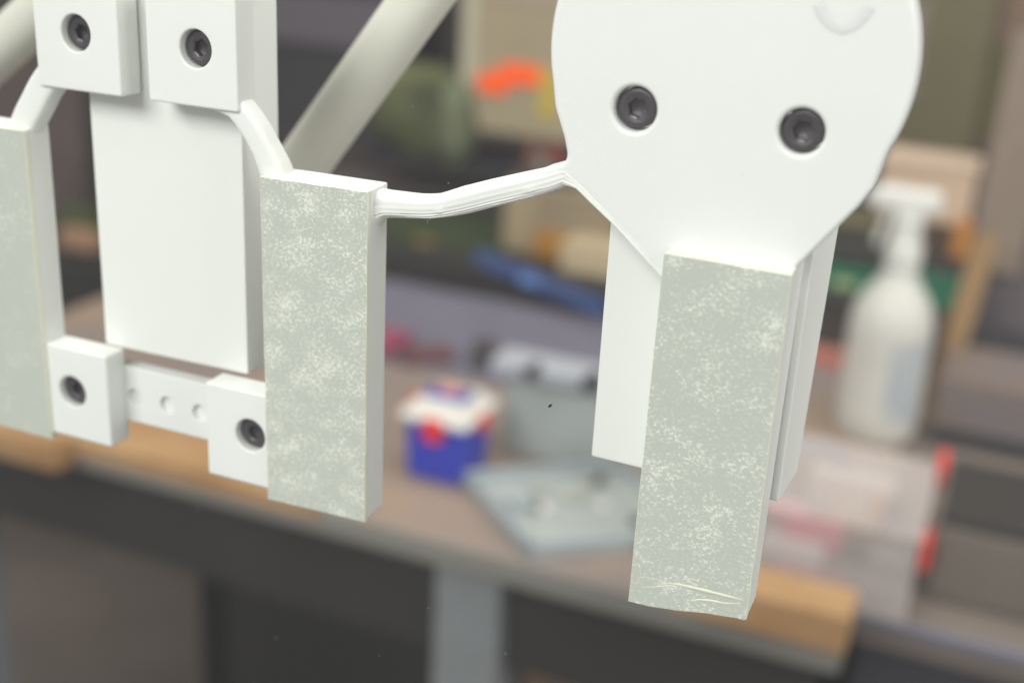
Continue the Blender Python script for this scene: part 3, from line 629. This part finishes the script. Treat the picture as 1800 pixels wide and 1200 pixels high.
for bx in ([X0, X1, Y0, Y0 + 2, TZ + 3.1, Z1, .6], [X0, X1, Y1 - 2, Y1, TZ + 3.1, Z1, .6], [X0, X0 + 2, Y0 + 2.1, Y1 - 2.1, TZ + 3.1, Z1, .6], [X1 - 2, X1, Y0 + 2.1, Y1 - 2.1, TZ + 3.1, Z1, .6]):
    bm = bmesh.new(); boxmm(bm, *bx); link('side_wall', bm, CL, t, 30)
bm = bmesh.new(); boxmm(bm, X0 - 2, X1 + 2, Y0 - 2, Y1 + 2, Z1 + .3, Z1 + 4, 1.5); link('lid', bm, CL, t, 30)
RC = mat('red_clip', (226, 60, 50), rough=.4)
for px, py, Y in ((1665, 826, 880), (1645, 970, 800)):
    q = at(px, py, Y); bm = bmesh.new(); boxmm(bm, X1 + .5, X1 + 7, q[1] - 10, q[1] + 10, q[2] - 13, q[2] + 13, 3, 3); link('red_clip', bm, RC, t, 40)
for nm, px, py, Y, sx, sy, sz, c, lb, ct in (
    ('pink_eraser', 1430, 935, 790, 20, 12, 8, (206, 96, 116), 'pink block in the clear box', 'block'),
    ('yellow_card', 1440, 770, 868, 15, 3, 17, (176, 164, 134), 'yellow card with blue border upright in the clear box', 'card'),
    ('amber_piece', 1545, 880, 820, 6, 6, 7, (190, 134, 70), 'small amber piece beside the black one in the clear box', 'piece'),
    ('black_piece', 1574, 888, 818, 7, 7, 8, (36, 38, 36), 'small black piece in the clear box', 'piece'),
    ('grey_piece', 1560, 985, 780, 12, 9, 7, (140, 138, 138), 'grey piece near the front right of the clear box', 'piece'),
    ('pink_slip', 1380, 900, 800, 14, 10, 6, (214, 150, 160), 'pale pink slip left of the pink block', 'slip'),
    ('pale_bag', 1500, 850, 850, 30, 10, 20, (204, 196, 188), 'pale plastic bag at the back of the clear box', 'bag'),
    ('white_sachet', 1390, 965, 775, 22, 6, 8, (214, 204, 204), 'whitish sachet at the front left of the clear box', 'sachet'),
    ('tan_pouch', 1500, 920, 830, 18, 12, 10, (170, 146, 122), 'tan pouch in the middle of the clear box', 'pouch'),
    ('brick_coloured_piece', 1420, 1015, 764, 24, 5, 5, (164, 112, 104), 'dull red strip at the front of the clear box', 'strip')):
    q = at(px, py, Y)
    z = max(min(q[2], Z1 - sz - 4), TZ + 4 + sz)
    pr = []
    if nm == 'yellow_card': pr = [('blue_border', [[q[0] - sx - 5, q[0] + sx + 5, q[1] + sy + .3, q[1] + sy + 2, z - sz - 5, z + sz + 5, .5]], mat('card_blue', (120, 140, 180)))]
    solid(nm, [[q[0] - sx, q[0] + sx, q[1] - sy, q[1] + sy, z - sz, z + sz, 2]], mat(nm + '_mat', c, rough=.6), lb, ct, pr)
# carton under the bench
q = at(1020, 1170, 1000)
solid('cardboard_carton', [[q[0] - 60, q[0] + 170, q[1], q[1] + 200, -1168, q[2] + 10, 3]], mat('cardboard', (134, 98, 70), rough=.8, var=.1), 'brown cardboard carton under the bench right of the grey post', 'carton')
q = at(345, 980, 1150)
solid('shade_cabinet', [[q[0], q[0] + 900, q[1], q[1] + 300, -1168, TZ - 60, 3]], mat('under_bench_shade', (27, 26, 25), rough=.6, var=.35, scale=3), 'dark low cabinet standing in for the shade under the bench', 'cabinet')  # near-black body carries the shade beneath the bench in its colour
